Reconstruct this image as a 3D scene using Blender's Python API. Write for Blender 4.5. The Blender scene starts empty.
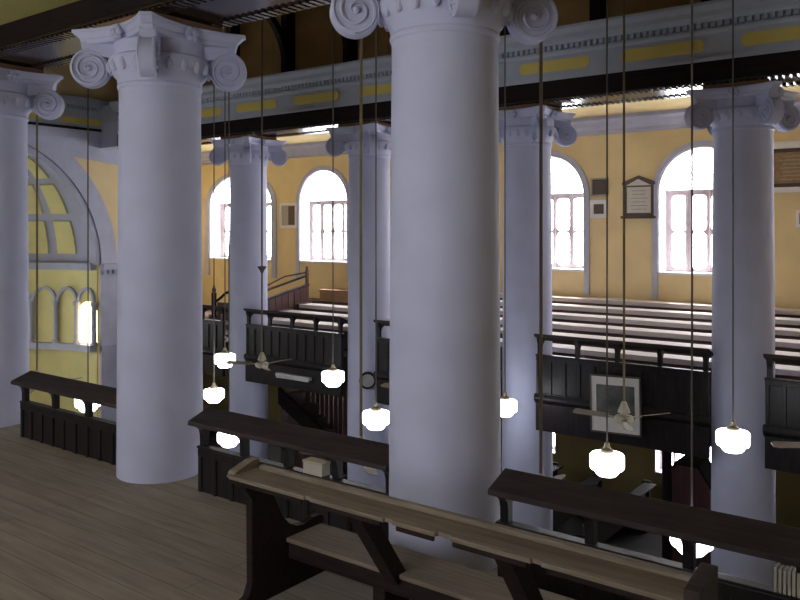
import bpy, bmesh, math, random
from math import sin, cos, pi, radians as R
from mathutils import Vector, Matrix
from mathutils.geometry import tessellate_polygon
random.seed(7)
scene = bpy.context.scene
COL = scene.collection
E = 2.30                       # eye height above the near gallery floor
CA, SA = 0.6046, 0.7965        # heading of the camera against the colonnade
GROUND = -3.4

def at(px, py, y):
    """world point seen at pixel (px, py) on the plane Y = y (survey of the photograph)"""
    t = (px - 400) / 800.0
    d = Vector((-CA + t * SA, SA + t * CA, -(py - 230) / 800.0))
    k = y / d.y
    return Vector((d.x * k, y, E + d.z * k))

# ------------------------------------------------------------------ materials
def mat(name, col, rough=0.6, var=0.12, scale=6.0, stretch=(1, 1, 1), bump=0.0, metal=0.0, spec=0.5, col2=None, detail=5.0):
    m = bpy.data.materials.new(name); m.use_nodes = True
    nt = m.node_tree; b = nt.nodes['Principled BSDF']
    b.inputs['Roughness'].default_value = rough
    b.inputs['Metallic'].default_value = metal
    b.inputs['Specular IOR Level'].default_value = spec
    tc = nt.nodes.new('ShaderNodeTexCoord'); mp = nt.nodes.new('ShaderNodeMapping')
    mp.inputs['Scale'].default_value = stretch
    nt.links.new(tc.outputs['Object'], mp.inputs['Vector'])
    n = nt.nodes.new('ShaderNodeTexNoise'); n.inputs['Scale'].default_value = scale; n.inputs['Detail'].default_value = detail
    nt.links.new(mp.outputs['Vector'], n.inputs['Vector'])
    r = nt.nodes.new('ShaderNodeValToRGB')
    c2 = col2 if col2 else tuple(c * (1 - var) for c in col)
    c1 = col if col2 else tuple(min(1, c * (1 + var)) for c in col)
    r.color_ramp.elements[0].position = 0.3; r.color_ramp.elements[1].position = 0.7
    r.color_ramp.elements[0].color = (*c2, 1); r.color_ramp.elements[1].color = (*c1, 1)
    nt.links.new(n.outputs['Fac'], r.inputs['Fac']); nt.links.new(r.outputs['Color'], b.inputs['Base Color'])
    if bump:
        bp = nt.nodes.new('ShaderNodeBump'); bp.inputs['Strength'].default_value = bump; bp.inputs['Distance'].default_value = 0.02
        nt.links.new(n.outputs['Fac'], bp.inputs['Height']); nt.links.new(bp.outputs['Normal'], b.inputs['Normal'])
    return m

def plank_mat(name, c1, c2, width, length, rough=0.6, gap=(0.02, 0.015, 0.015), spec=0.4):
    m = mat(name, c1, rough, spec=spec)
    nt = m.node_tree; b = nt.nodes['Principled BSDF']
    tc = nt.nodes.new('ShaderNodeTexCoord'); br = nt.nodes.new('ShaderNodeTexBrick')
    br.inputs['Scale'].default_value = 1.0; br.inputs['Brick Width'].default_value = length; br.inputs['Row Height'].default_value = width
    br.inputs['Mortar Size'].default_value = 0.004; br.inputs['Bias'].default_value = 0.0
    br.inputs['Color1'].default_value = (*c1, 1); br.inputs['Color2'].default_value = (*c2, 1); br.inputs['Mortar'].default_value = (*gap, 1)
    nt.links.new(tc.outputs['Object'], br.inputs['Vector'])
    mp = nt.nodes.new('ShaderNodeMapping'); mp.inputs['Scale'].default_value = (0.6, 5, 1)
    nt.links.new(tc.outputs['Object'], mp.inputs['Vector'])
    n = nt.nodes.new('ShaderNodeTexNoise'); n.inputs['Scale'].default_value = 3; n.inputs['Detail'].default_value = 8
    nt.links.new(mp.outputs['Vector'], n.inputs['Vector'])
    r = nt.nodes.new('ShaderNodeValToRGB')
    r.color_ramp.elements[0].position = 0.25; r.color_ramp.elements[1].position = 0.75
    r.color_ramp.elements[0].color = (0.72, 0.72, 0.72, 1); r.color_ramp.elements[1].color = (1.18, 1.18, 1.18, 1)
    nt.links.new(n.outputs['Fac'], r.inputs['Fac'])
    mx = nt.nodes.new('ShaderNodeMix'); mx.data_type = 'RGBA'; mx.blend_type = 'MULTIPLY'; mx.inputs[0].default_value = 1.0
    nt.links.new(br.outputs['Color'], mx.inputs[6]); nt.links.new(r.outputs['Color'], mx.inputs[7])
    nt.links.new(mx.outputs[2], b.inputs['Base Color'])
    return m

def emit_mat(name, col, s):
    m = bpy.data.materials.new(name); m.use_nodes = True
    b = m.node_tree.nodes['Principled BSDF']
    b.inputs['Base Color'].default_value = (*col, 1)
    b.inputs['Emission Color'].default_value = (*col, 1); b.inputs['Emission Strength'].default_value = s
    return m

def glass_mat(name):
    m = bpy.data.materials.new(name); m.use_nodes = True
    nt = m.node_tree; nt.nodes.remove(nt.nodes['Principled BSDF'])
    tr = nt.nodes.new('ShaderNodeBsdfTransparent'); gl = nt.nodes.new('ShaderNodeBsdfGlossy'); gl.inputs['Roughness'].default_value = 0.05
    mx = nt.nodes.new('ShaderNodeMixShader'); mx.inputs[0].default_value = 0.06
    nt.links.new(tr.outputs[0], mx.inputs[1]); nt.links.new(gl.outputs[0], mx.inputs[2])
    nt.links.new(mx.outputs[0], nt.nodes['Material Output'].inputs['Surface'])
    return m

M = {
 'column': mat('lavender_limewash', (0.47, 0.49, 0.67), 0.75, 0.05, 3.0, bump=0.05),
 'plaster': mat('pale_blue_plaster', (0.47, 0.49, 0.63), 0.75, 0.06, 4.0, bump=0.05),
 'frieze': mat('grey_blue_frieze_paint', (0.40, 0.44, 0.53), 0.7, 0.06, 4.0),
 'white': mat('white_window_paint', (0.80, 0.78, 0.82), 0.6, 0.05, 5.0),
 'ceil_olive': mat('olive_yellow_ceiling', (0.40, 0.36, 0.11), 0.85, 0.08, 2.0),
 'sash': mat('faded_pinkish_sash_paint', (0.52, 0.44, 0.46), 0.6, 0.10, 7.0),
 'yellow': mat('ochre_yellow_limewash', (0.76, 0.61, 0.34), 0.85, 0.07, 1.6, bump=0.05),
 'apse': mat('lemon_yellow_limewash', (0.80, 0.74, 0.34), 0.8, 0.06, 2.0),
 'panel': mat('yellow_frieze_panel', (0.62, 0.50, 0.13), 0.7, 0.06, 3.0),
 'ceil': mat('buff_gallery_ceiling', (0.56, 0.44, 0.21), 0.85, 0.08, 2.0),
 'roofboard': plank_mat('brown_roof_boards', (0.30, 0.19, 0.075), (0.25, 0.16, 0.065), 0.16, 3.0, 0.75),
 'dark': mat('dark_stained_timber', (0.013, 0.008, 0.009), 0.55, 0.35, 5.0, (0.6, 6, 6), bump=0.1, spec=0.12),
 'front': mat('blackened_panel_timber', (0.017, 0.014, 0.016), 0.36, 0.35, 5.0, (6, 6, 0.7), bump=0.1, spec=0.22),
 'soffit': mat('varnished_soffit_timber', (0.030, 0.018, 0.016), 0.16, 0.3, 5.0, (0.6, 6, 6), spec=0.9),
 'rest': mat('worn_brown_rail_timber', (0.040, 0.029, 0.029), 0.65, 0.3, 4.0, (0.7, 8, 8), bump=0.15, spec=0.2),
 'pew': mat('dark_pew_timber', (0.020, 0.013, 0.012), 0.55, 0.3, 4.0, (0.7, 7, 7), bump=0.1, spec=0.12),
 'dusty': mat('dusty_worn_pew_plank', (0.165, 0.130, 0.096), 0.75, 0.25, 5.0, (0.6, 9, 9), bump=0.15),
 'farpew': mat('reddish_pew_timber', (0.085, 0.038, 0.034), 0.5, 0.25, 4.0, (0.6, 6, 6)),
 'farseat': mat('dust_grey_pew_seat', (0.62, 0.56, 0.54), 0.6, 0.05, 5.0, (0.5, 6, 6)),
 'floor': plank_mat('grey_brown_floorboards', (0.285, 0.242, 0.200), (0.250, 0.212, 0.176), 0.19, 4.2, 0.7, (0.15, 0.128, 0.106)),
 'tier': mat('dark_tier_boards', (0.075, 0.045, 0.040), 0.7, 0.2, 4.0, (0.6, 6, 6)),
 'stone': mat('dark_stone_floor', (0.030, 0.027, 0.026), 0.8, 0.2, 2.0, spec=0.1),
 'shaded_wall': mat('shaded_ochre_limewash', (0.25, 0.20, 0.075), 0.85, 0.10, 2.0),  # yellow wall colour darkened, the shade under the far gallery painted in
 'matt': mat('matt_dark_timber', (0.020, 0.014, 0.014), 0.9, 0.3, 5.0, spec=0.03),
 'pack': mat('brown_packing_timber', (0.16, 0.085, 0.045), 0.7, 0.2, 5.0),
 'screen': mat('red_brown_screen_timber', (0.075, 0.028, 0.028), 0.5, 0.3, 4.0, (6, 6, 0.6)),
 'globe': emit_mat('lit_opal_glass', (0.93, 0.96, 1.0), 9.0),
 'brass': mat('tarnished_brass', (0.32, 0.27, 0.18), 0.45, 0.15, 12.0, metal=0.6),
 'rod': mat('grey_brown_iron_rod', (0.085, 0.070, 0.060), 0.6, 0.15, 12.0),
 'olive': mat('olive_painted_rod', (0.16, 0.115, 0.055), 0.6, 0.15, 12.0),
 'fan': mat('cream_fan_enamel', (0.50, 0.45, 0.35), 0.45, 0.1, 9.0),
 'blade': mat('dusty_tan_fan_blade', (0.27, 0.22, 0.17), 0.6, 0.15, 9.0),
 'mount': mat('white_picture_mount', (0.62, 0.60, 0.58), 0.7, 0.05, 9.0),
 'photo': mat('dim_grey_photograph', (0.13, 0.14, 0.13), 0.35, 0.5, 3.5, col2=(0.016, 0.016, 0.018)),
 'slate': mat('dark_slate_tablet', (0.085, 0.060, 0.050), 0.45, 0.2, 12.0),
 'marble': mat('white_marble_tablet', (0.60, 0.58, 0.52), 0.4, 0.06, 9.0),
 'brownstone': mat('brown_inscribed_stone', (0.30, 0.19, 0.10), 0.5, 0.2, 12.0),
 'ink': mat('grey_inscription_cut', (0.36, 0.34, 0.31), 0.7, 0.1, 9.0),
 'paper': mat('aged_paper', (0.42, 0.39, 0.35), 0.8, 0.08, 14.0),
 'card': mat('cream_cardboard', (0.42, 0.35, 0.25), 0.8, 0.08, 14.0),
 'npew': mat('dark_nave_pew_timber', (0.022, 0.015, 0.015), 0.7, 0.3, 4.0, spec=0.12),
 'boxwood': mat('light_brown_box_timber', (0.33, 0.21, 0.13), 0.6, 0.15, 6.0, (0.8, 6, 6)),
 'dial': mat('grey_dial', (0.33, 0.33, 0.34), 0.4, 0.1, 9.0),
 'batten': mat('grey_white_enamel', (0.48, 0.48, 0.49), 0.4, 0.08, 9.0),
 'glass': glass_mat('clear_window_glass'),
}

# ------------------------------------------------------------------ mesh helpers
class MB:
    def __init__(s): s.v = []; s.f = []
    def add(s, vs, fs):
        b = len(s.v); s.v += [tuple(v) for v in vs]; s.f += [tuple(i + b for i in f) for f in fs]; return s
    def box(s, x0, x1, y0, y1, z0, z1):
        vs = [(x, y, z) for x in (x0, x1) for y in (y0, y1) for z in (z0, z1)]
        return s.add(vs, [(0, 1, 3, 2), (4, 6, 7, 5), (0, 4, 5, 1), (2, 3, 7, 6), (0, 2, 6, 4), (1, 5, 7, 3)])
    def prism(s, pts, f, w0, w1):
        """extrude the 2-D polygon pts; f(u, v, w) -> xyz"""
        n = len(pts); vs = [f(u, v, w0) for u, v in pts] + [f(u, v, w1) for u, v in pts]
        fs = [tuple(range(n)), tuple(range(2 * n - 1, n - 1, -1))] + [(i, (i + 1) % n, n + (i + 1) % n, n + i) for i in range(n)]
        return s.add(vs, fs)
    def plate(s, outer, holes, f, w0, w1):
        """flat plate with holes, extruded from w0 to w1"""
        loops = [outer] + list(holes)
        flat = [p for l in loops for p in l]
        tris = tessellate_polygon([[Vector((u, v, 0)) for u, v in l] for l in loops])
        n = len(flat)
        vs = [f(u, v, w0) for u, v in flat] + [f(u, v, w1) for u, v in flat]
        fs = [tuple(t) for t in tris] + [tuple(i + n for i in reversed(t)) for t in tris]
        o = 0
        for l in loops:
            k = len(l)
            fs += [(o + i, o + (i + 1) % k, n + o + (i + 1) % k, n + o + i) for i in range(k)]
            o += k
        return s.add(vs, fs)
    def lathe(s, prof, c=(0, 0, 0), n=48):
        """revolve (r, z) about the vertical through c"""
        vs = []; fs = []
        for r, z in prof:
            for i in range(n):
                a = 2 * pi * i / n; vs.append((c[0] + r * cos(a), c[1] + r * sin(a), c[2] + z))
        for j in range(len(prof) - 1):
            for i in range(n):
                k = (i + 1) % n; fs.append((j * n + i, j * n + k, (j + 1) * n + k, (j + 1) * n + i))
        fs.append(tuple(range(n - 1, -1, -1))); fs.append(tuple(range((len(prof) - 1) * n, len(prof) * n)))
        return s.add(vs, fs)
    def tube(s, path, r, n=8):
        path = [Vector(p) for p in path]; rings = []
        for i, p in enumerate(path):
            t = (path[min(i + 1, len(path) - 1)] - path[max(i - 1, 0)]).normalized()
            a = t.orthogonal().normalized() if i == 0 else (prev - t * prev.dot(t)).normalized()
            prev = a; b = t.cross(a); rr = r[i] if isinstance(r, (list, tuple)) else r
            rings.append([p + (a * cos(2 * pi * k / n) + b * sin(2 * pi * k / n)) * rr for k in range(n)])
        vs = [v for q in rings for v in q]; fs = []
        for j in range(len(rings) - 1):
            for k in range(n):
                m = (k + 1) % n; fs.append((j * n + k, j * n + m, (j + 1) * n + m, (j + 1) * n + k))
        fs.append(tuple(range(n - 1, -1, -1))); fs.append(tuple(range((len(rings) - 1) * n, len(rings) * n)))
        return s.add(vs, fs)
    def ball(s, c, rx, ry=None, rz=None, n=10, m=6):
        ry = rx if ry is None else ry; rz = rx if rz is None else rz
        vs = [(c[0], c[1], c[2] - rz)]; fs = []
        for j in range(1, m):
            t = -pi / 2 + pi * j / m
            for i in range(n):
                a = 2 * pi * i / n; vs.append((c[0] + rx * cos(t) * cos(a), c[1] + ry * cos(t) * sin(a), c[2] + rz * sin(t)))
        vs.append((c[0], c[1], c[2] + rz)); T = len(vs) - 1
        for i in range(n):
            k = (i + 1) % n
            fs.append((0, 1 + k, 1 + i)); fs.append((T, T - n + i, T - n + k))
            for j in range(m - 2):
                fs.append((1 + j * n + i, 1 + j * n + k, 1 + (j + 1) * n + k, 1 + (j + 1) * n + i))
        return s.add(vs, fs)
    def xf(s, mt):
        s.v = [tuple(mt @ Vector(v)) for v in s.v]; return s
    def build(s, name, m, parent=None, bevel=0.0, loc=None, smooth=True):
        me = bpy.data.meshes.new(name); me.from_pydata(s.v, [], s.f)
        bm = bmesh.new(); bm.from_mesh(me); bmesh.ops.recalc_face_normals(bm, faces=bm.faces); bm.to_mesh(me); bm.free()
        me.materials.append(M[m] if isinstance(m, str) else m)
        if smooth:
            me.polygons.foreach_set('use_smooth', [True] * len(me.polygons)); me.set_sharp_from_angle(angle=R(38))
        o = bpy.data.objects.new(name, me); COL.objects.link(o)
        if parent: o.parent = parent
        if loc: o.location = loc
        if bevel:
            b = o.modifiers.new('bevel', 'BEVEL'); b.width = bevel; b.segments = 2; b.limit_method = 'ANGLE'
        return o

def tag(o, label=None, cat=None, group=None, kind=None):
    if label: o['label'] = label
    if cat: o['category'] = cat
    if group: o['group'] = group
    if kind: o['kind'] = kind
    return o
def thing(name, loc, label, cat, group=None, rz=0.0):
    o = bpy.data.objects.new(name, None); COL.objects.link(o); o.location = loc; o.rotation_euler.z = rz
    o.empty_display_size = 0.1
    return tag(o, label, cat, group, 'thing')
def holder(name, loc=(0, 0, 0)):
    o = bpy.data.objects.new(name, None); COL.objects.link(o); o.location = loc; o['kind'] = 'structure'; return o
def copy_tree(o, parent=None):
    c = o.copy(); COL.objects.link(c)
    if parent: c.parent = parent
    for ch in list(o.children): copy_tree(ch, c)
    return c
XZ = lambda y: (lambda u, v, w: (u, y + w, v))      # plate in the plane Y = y
YZ = lambda x: (lambda u, v, w: (x + w, u, v))      # plate in the plane X = x
XY = lambda z: (lambda u, v, w: (u, v, z + w))
def rect(u0, u1, v0, v1): return [(u0, v0), (u1, v0), (u1, v1), (u0, v1)]
def arch(cx, r, z0, zs, n=20):
    return [(cx - r, z0), (cx + r, z0)] + [(cx + r * cos(pi * i / n), zs + r * sin(pi * i / n)) for i in range(n + 1)]
def capsule(cx, hw, z0, z1, r, n=5):
    """upright light with rounded corners"""
    pts = []
    for sx, sz, a0 in ((1, 1, 0), (-1, 1, 90), (-1, -1, 180), (1, -1, 270)):
        for i in range(n + 1):
            a = R(a0 + 90 * i / n)
            pts.append((cx + sx * (hw - r) + r * cos(a), (z1 - r if sz > 0 else z0 + r) + r * sin(a)))
    return pts

# ------------------------------------------------------------------ survey
YN, YF, YW, YB = 4.70, 11.43, 15.70, -1.0     # near / far colonnade, far wall, near (back) wall
XN = [-3.17, -6.44, -9.71]                    # near columns
XF = [-2.85, -6.12, -9.39, -12.66]            # far columns
XL, XA, XR = -17.5, -19.6, 4.2                # chancel wall, aisle end wall, right end
ZB = 4.25                                     # underside of the beams

# ------------------------------------------------------------------ walls and windows
SILL, SPR, WR = 1.42, 3.04, 0.86
WX = [-17.75, -14.48, -11.20, -7.92, -4.64, -1.36, 1.92]
g_holes = [rect(x - 0.92, x + 0.22, -2.5, -1.0) for x in WX]
WK = [1.56] + [1.0] * 6
wf = MB().plate(rect(XA, XR, GROUND, 4.9), [[(x + (u - x) * k, v) for u, v in arch(x, WR, SILL, SPR)] for x, k in zip(WX, WK)] + g_holes[1:], XZ(YW), 0.0, 0.5)
wall_far = tag(wf.build('wall_far', 'yellow', smooth=False), kind='structure')
g_holes = g_holes[1:]
tag(MB().plate(rect(XA, XR, GROUND, -0.72), g_holes, XZ(YW - 0.02), 0.0, 0.019).build('wall_far_lower_shaded', 'shaded_wall', smooth=False), kind='structure')  # thin facing on the lower wall, its darker colour stands in for shade
NX = [-9.0, -3.0]
wall_near = tag(MB().plate(rect(XL, XR, GROUND, 4.9), [arch(x, WR, SILL, SPR) for x in NX], XZ(YB - 0.5), 0.0, 0.5).build('wall_near', 'yellow', smooth=False), kind='structure')
portals = []
def portal(x, y, z, w, h, facing):
    l = bpy.data.lights.new('daylight_opening', 'AREA'); l.shape = 'RECTANGLE'; l.size = w; l.size_y = h
    l.cycles.is_portal = True
    o = bpy.data.objects.new('daylight_opening', l); COL.objects.link(o); o.location = (x, y, z)
    o.rotation_euler = Vector(facing).to_track_quat('-Z', 'Y').to_euler()

def window(idx, x, y, s, tone='white', kx=1.0):
    """s = +1: wall behind at larger y (far wall); -1: near wall"""
    w = holder('window_%d' % idx, (x, y, 0)); w.scale.x = kx
    f = lambda u, v, d: (u, s * d, v)
    # architrave round the arch and down both sides to the floor mouldings
    n = 24; ro, ri = WR + 0.115, WR + 0.005
    out = [(ro, 0.95)] + [(ro * cos(pi * i / n), SPR + ro * sin(pi * i / n)) for i in range(n + 1)] + [(-ro, 0.95)]
    inn = [(-ri, 0.95)] + [(ri * cos(pi * i / n), SPR + ri * sin(pi * i / n)) for i in range(n, -1, -1)] + [(ri, 0.95)]
    MB().plate(out + inn, [], f, -0.045, 0.0).build('architrave', 'plaster', w, smooth=False)
    # white lining of the reveal
    lo = arch(0, WR - 0.002, SILL + 0.002, SPR, 24); li = arch(0, WR - 0.022, SILL + 0.022, SPR, 24)
    MB().plate(lo, [li], f, -0.02, 0.49).build('reveal_lining', tone, w, smooth=False)
    MB().box(-WR + 0.02, WR - 0.02, min(s * -0.06, s * 0.40), max(s * -0.06, s * 0.40), SILL + 0.022, SILL + 0.05).build('sill', tone, w)
    # casements: four round-ended lights, two tiers
    hw = WR - 0.03
    z0, z1 = SILL + 0.05, SPR + 0.02
    lw = (2 * hw - 0.20) / 4
    holes = []
    for k in range(4):
        cx = -hw + 0.07 + lw / 2 + k * (lw + 0.02)
        zm = z0 + 0.10 + (z1 - z0 - 0.20) * 0.5
        holes += [capsule(cx, lw / 2 - 0.030, z0 + 0.07, zm - 0.014, lw * 0.25), capsule(cx, lw / 2 - 0.030, zm + 0.014, z1 - 0.07, lw * 0.25)]
    fr = MB().plate(rect(-hw, hw, z0, z1), holes, f, 0.38, 0.42)
    for cx in (-0.42, 0.0, 0.42):
        fr.box(cx - 0.022, cx + 0.022, min(s * 0.355, s * 0.38), max(s * 0.355, s * 0.38), z0, z1)
    fr.build('casement', 'sash', w, smooth=False)
    MB().box(-hw, hw, min(s * 0.355, s * 0.43), max(s * 0.355, s * 0.43), z1, z1 + 0.04).build('transom', 'sash', w)
    # fanlight bars
    fl = MB()
    for a in (45, 90, 135):
        fl.tube([f(0.28 * cos(R(a)), z1 + 0.05 + 0.28 * sin(R(a)), 0.40), f((WR - 0.03) * cos(R(a)), SPR + (WR - 0.03) * sin(R(a)), 0.40)], 0.010, 6)
    fl.tube([f(0.28 * cos(pi * i / 10), z1 + 0.05 + 0.28 * sin(pi * i / 10), 0.40) for i in range(11)], 0.010, 6)
    fl.build('fanlight_bars', 'white', w)
    MB().prism(arch(0, WR - 0.03, SILL + 0.06, SPR, 24), f, 0.40, 0.403).build('glass_pane', 'glass', w, smooth=False)
    portal(x, y + s * 0.48, (SILL + SPR + WR) / 2, 2 * WR * kx, SPR + WR - SILL, (0, -s, 0))
    return w
for i, x in enumerate(WX): window(i + 1, x, YW, 1, kx=WK[i])
for i, x in enumerate(NX): window(i + 8, x, YB, -1)
for i, x in enumerate(WX):
    if i == 0: continue
    w = holder('window_%d' % (i + 11), (x - 0.35, YW, 0))
    bars = MB().plate(rect(-0.555, 0.555, -2.49, -1.01), [rect(-0.51 + k * 0.26, -0.51 + k * 0.26 + 0.22, -2.42, -1.08) for k in range(4)], XZ(0), 0.22, 0.27)
    bars.build('casement', 'sash', w, smooth=False)
    MB().plate(rect(-0.568, 0.568, -2.498, -1.002), [rect(-0.55, 0.55, -2.48, -1.02)], XZ(0), -0.04, 0.49).build('reveal_lining', 'white', w, smooth=False)
    MB().box(-0.54, 0.54, 0.24, 0.245, -2.45, -1.04).build('glass_pane', 'glass', w, smooth=False)
    if i in (1, 4): portal(x - 0.35, YW + 0.48, -1.67, 1.15, 1.5, (0, -1, 0))

# wall cornice in the far gallery, with a picture rail ledge
prof = [(0, 4.62), (-0.26, 4.62), (-0.26, 4.55), (-0.19, 4.50), (-0.15, 4.42), (-0.07, 4.36), (-0.07, 4.30), (0, 4.27)]
tag(MB().prism(prof, lambda u, v, w: (w, YW + u, v), XA, XR).build('trim_1', 'plaster', smooth=False), kind='structure')

# chancel wall with the big arch
CY, CZ, AR = 8.07, 1.46, 2.97
def half_arch(r, z0=GROUND, n=40):
    return [(CY + r, z0)] + [(CY + r * cos(pi * i / n), CZ + r * sin(pi * i / n)) for i in range(n + 1)] + [(CY - r, z0)]
outer = [(YB, GROUND)] + half_arch(AR)[::-1] + [(11.95, GROUND), (11.95, 7.2), (YB, 7.2)]
wl = MB().plate(outer, [], YZ(XL), -0.12, 0.0).build('wall_left', 'yellow', smooth=False)
tag(wl, kind='structure')
ring = half_arch(3.40, CZ - 0.25) + half_arch(AR + 0.01, CZ - 0.25)[::-1]
tag(MB().plate(ring, [], YZ(XL), 0.0, 0.05).build('trim_2', 'plaster', smooth=False), kind='structure')
for s, nm in ((1, 'trim_3'), (-1, 'trim_4')):      # pier below the arch with corbelled impost
    t = holder(nm)
    y0, y1 = (CY + AR + 0.005, 11.75) if s > 0 else (4.4, CY - AR - 0.005)
    MB().box(XL, XL + 0.06, y0, y1, GROUND, CZ - 0.25).build('pier_face', 'plaster', t)
    im = MB().box(XL, XL + 0.16, y0, y1, CZ - 0.07, CZ + 0.02).box(XL, XL + 0.11, y0, y1, CZ - 0.13, CZ - 0.07)
    k = y0 + 0.03
    while k < y1 - 0.05:
        im.box(XL + 0.05, XL + 0.13, k, k + 0.06, CZ - 0.22, CZ - 0.12); k += 0.13
    im.build('impost', 'plaster', t, smooth=False)
    MB().box(XL, XL + 0.12, y0, y1, -0.62, -0.5).build('string_course', 'plaster', t)
# entablature along the chancel wall
t = holder('trim_5')
MB().box(XL, XL + 0.04, YB, 11.9, 4.42, 4.64).build('plain_band', 'plaster', t)
MB().plate([(YB, 4.42), (11.9, 4.42), (11.9, 3.86)] + [(CY + 3.39 * cos(pi * i / 40), CZ + 3.39 * sin(pi * i / 40)) for i in range(41) if CZ + 3.39 * sin(pi * i / 40) > 3.86 and abs(3.39 * cos(pi * i / 40)) > 0] + [(YB, 3.86)], [], YZ(XL), 0.0, 0.03).build('plain_band', 'plaster', t, smooth=False)
MB().box(XL, XL + 0.10, YB, 11.9, 4.45, 4.66).build('plain_band', 'plaster', t)
MB().box(XL, XL + 0.13, YB, 11.9, 4.66, 4.72).build('dark_fillet', 'dark', t)
MB().box(XL, XL + 0.08, YB, 11.9, 4.72, 5.45).build('frieze_band', 'frieze', t)
k = 3.6
while k < 11.3:
    MB().box(XL + 0.08, XL + 0.088, k, k + 1.15, 4.80, 4.95).build('yellow_panel', 'panel', t); k += 1.6
d = MB(); k = 3.4
while k < 11.4: d.box(XL + 0.08, XL + 0.15, k, k + 0.05, 5.14, 5.22); k += 0.09
d.build('dentil_course', 'frieze', t, smooth=False)
MB().box(XL, XL + 0.20, YB, 11.4, 5.22, 5.42).build('cornice', 'frieze', t)
# apse behind the arch
AP = holder('wall_apse')
NTH = 144; RA = 2.95
def ap(th, r, z): return (XL - 0.10 - r * sin(th), CY + r * cos(th), z)
wins = [(R(a), R(b)) for a, b in ((0.4, 13.2), (64, 76), (89, 101), (114, 126), (166, 179))]  # only the first opening is seen; the others are added to light the apse
aw = MB()
for i in range(NTH):
    t0, t1 = pi * i / NTH, pi * (i + 1) / NTH; tm = (t0 + t1) / 2
    hole = next((w for w in wins if w[0] < tm < w[1]), None)
    spans = [(GROUND, CZ)] if not hole else [(GROUND, -0.48), (0.55 - 0.0 + 0.28 * math.sqrt(max(0, 1 - ((tm - (hole[0] + hole[1]) / 2) / ((hole[1] - hole[0]) / 2)) ** 2)) - 0.28, CZ)]
    for za, zb in spans:
        aw.add([ap(t0, RA, za), ap(t1, RA, za), ap(t1, RA, zb), ap(t0, RA, zb), ap(t0, RA + 0.025, za), ap(t1, RA + 0.025, za), ap(t1, RA + 0.025, zb), ap(t0, RA + 0.025, zb)],
               [(0, 1, 2, 3), (4, 7, 6, 5), (0, 3, 7, 4), (1, 5, 6, 2), (3, 2, 6, 7), (0, 4, 5, 1)])
aw.build('apse_wall', 'apse', AP, smooth=False)
for w in wins:
    tm = (w[0] + w[1]) / 2; p = Vector(ap(tm, RA + 0.09, 0.02)); portal(p.x, p.y, p.z, 0.62, 1.1, (Vector((XL - 0.10, CY, 0.02)) - p))
# semi-dome
def dome(th, ph, r): return (XL - 0.10 - r * cos(ph) * sin(th), CY + r * cos(ph) * cos(th), CZ + r * sin(ph))
dm = MB(); NP = 20; NQ = 40
vs = [dome(pi * i / NQ, pi / 2 * j / NP, RA + 0.02) for j in range(NP + 1) for i in range(NQ + 1)]
dm.add(vs, [(j * (NQ + 1) + i, j * (NQ + 1) + i + 1, (j + 1) * (NQ + 1) + i + 1, (j + 1) * (NQ + 1) + i) for j in range(NP) for i in range(NQ)])
dm.build('apse_vault', 'plaster', AP)
for row, (p0, p1) in enumerate(((5, 21), (25, 41), (45, 59))):
    q = MB(); nc = 10
    for k in range(nc):
        a0 = R(12 + k * 156 / nc + 2.6); a1 = R(12 + (k + 1) * 156 / nc - 2.6)
        vs = []; fs = []
        for i in range(5):
            for j in range(5):
                th = a0 + (a1 - a0) * i / 4; ph = R(p0 + (p1 - p0) * j / 4); vs.append(dome(th, ph, RA - 0.03)); 
        for i in range(5):
            for j in range(5):
                th = a0 + (a1 - a0) * i / 4; ph = R(p0 + (p1 - p0) * j / 4); vs.append(dome(th, ph, RA + 0.05))
        for i in range(4):
            for j in range(4): fs += [(i * 5 + j, i * 5 + j + 1, (i + 1) * 5 + j + 1, (i + 1) * 5 + j)]
        rim = [0, 1, 2, 3, 4, 9, 14, 19, 24, 23, 22, 21, 20, 15, 10, 5]
        fs += [(rim[a], rim[(a + 1) % 16], rim[(a + 1) % 16] + 25, rim[a] + 25) for a in range(16)]
        q.add(vs, fs)
    q.build('coffer_panel', 'apse', AP, smooth=False)
tag(MB().plate([p for p in half_arch(AR - 0.005, CZ)] + [p for p in half_arch(RA - 0.10, CZ)][::-1], [], YZ(XL - 0.25), 0.0, 0.27).build('arch_soffit', 'plaster', AP, smooth=False), kind='structure')
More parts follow.
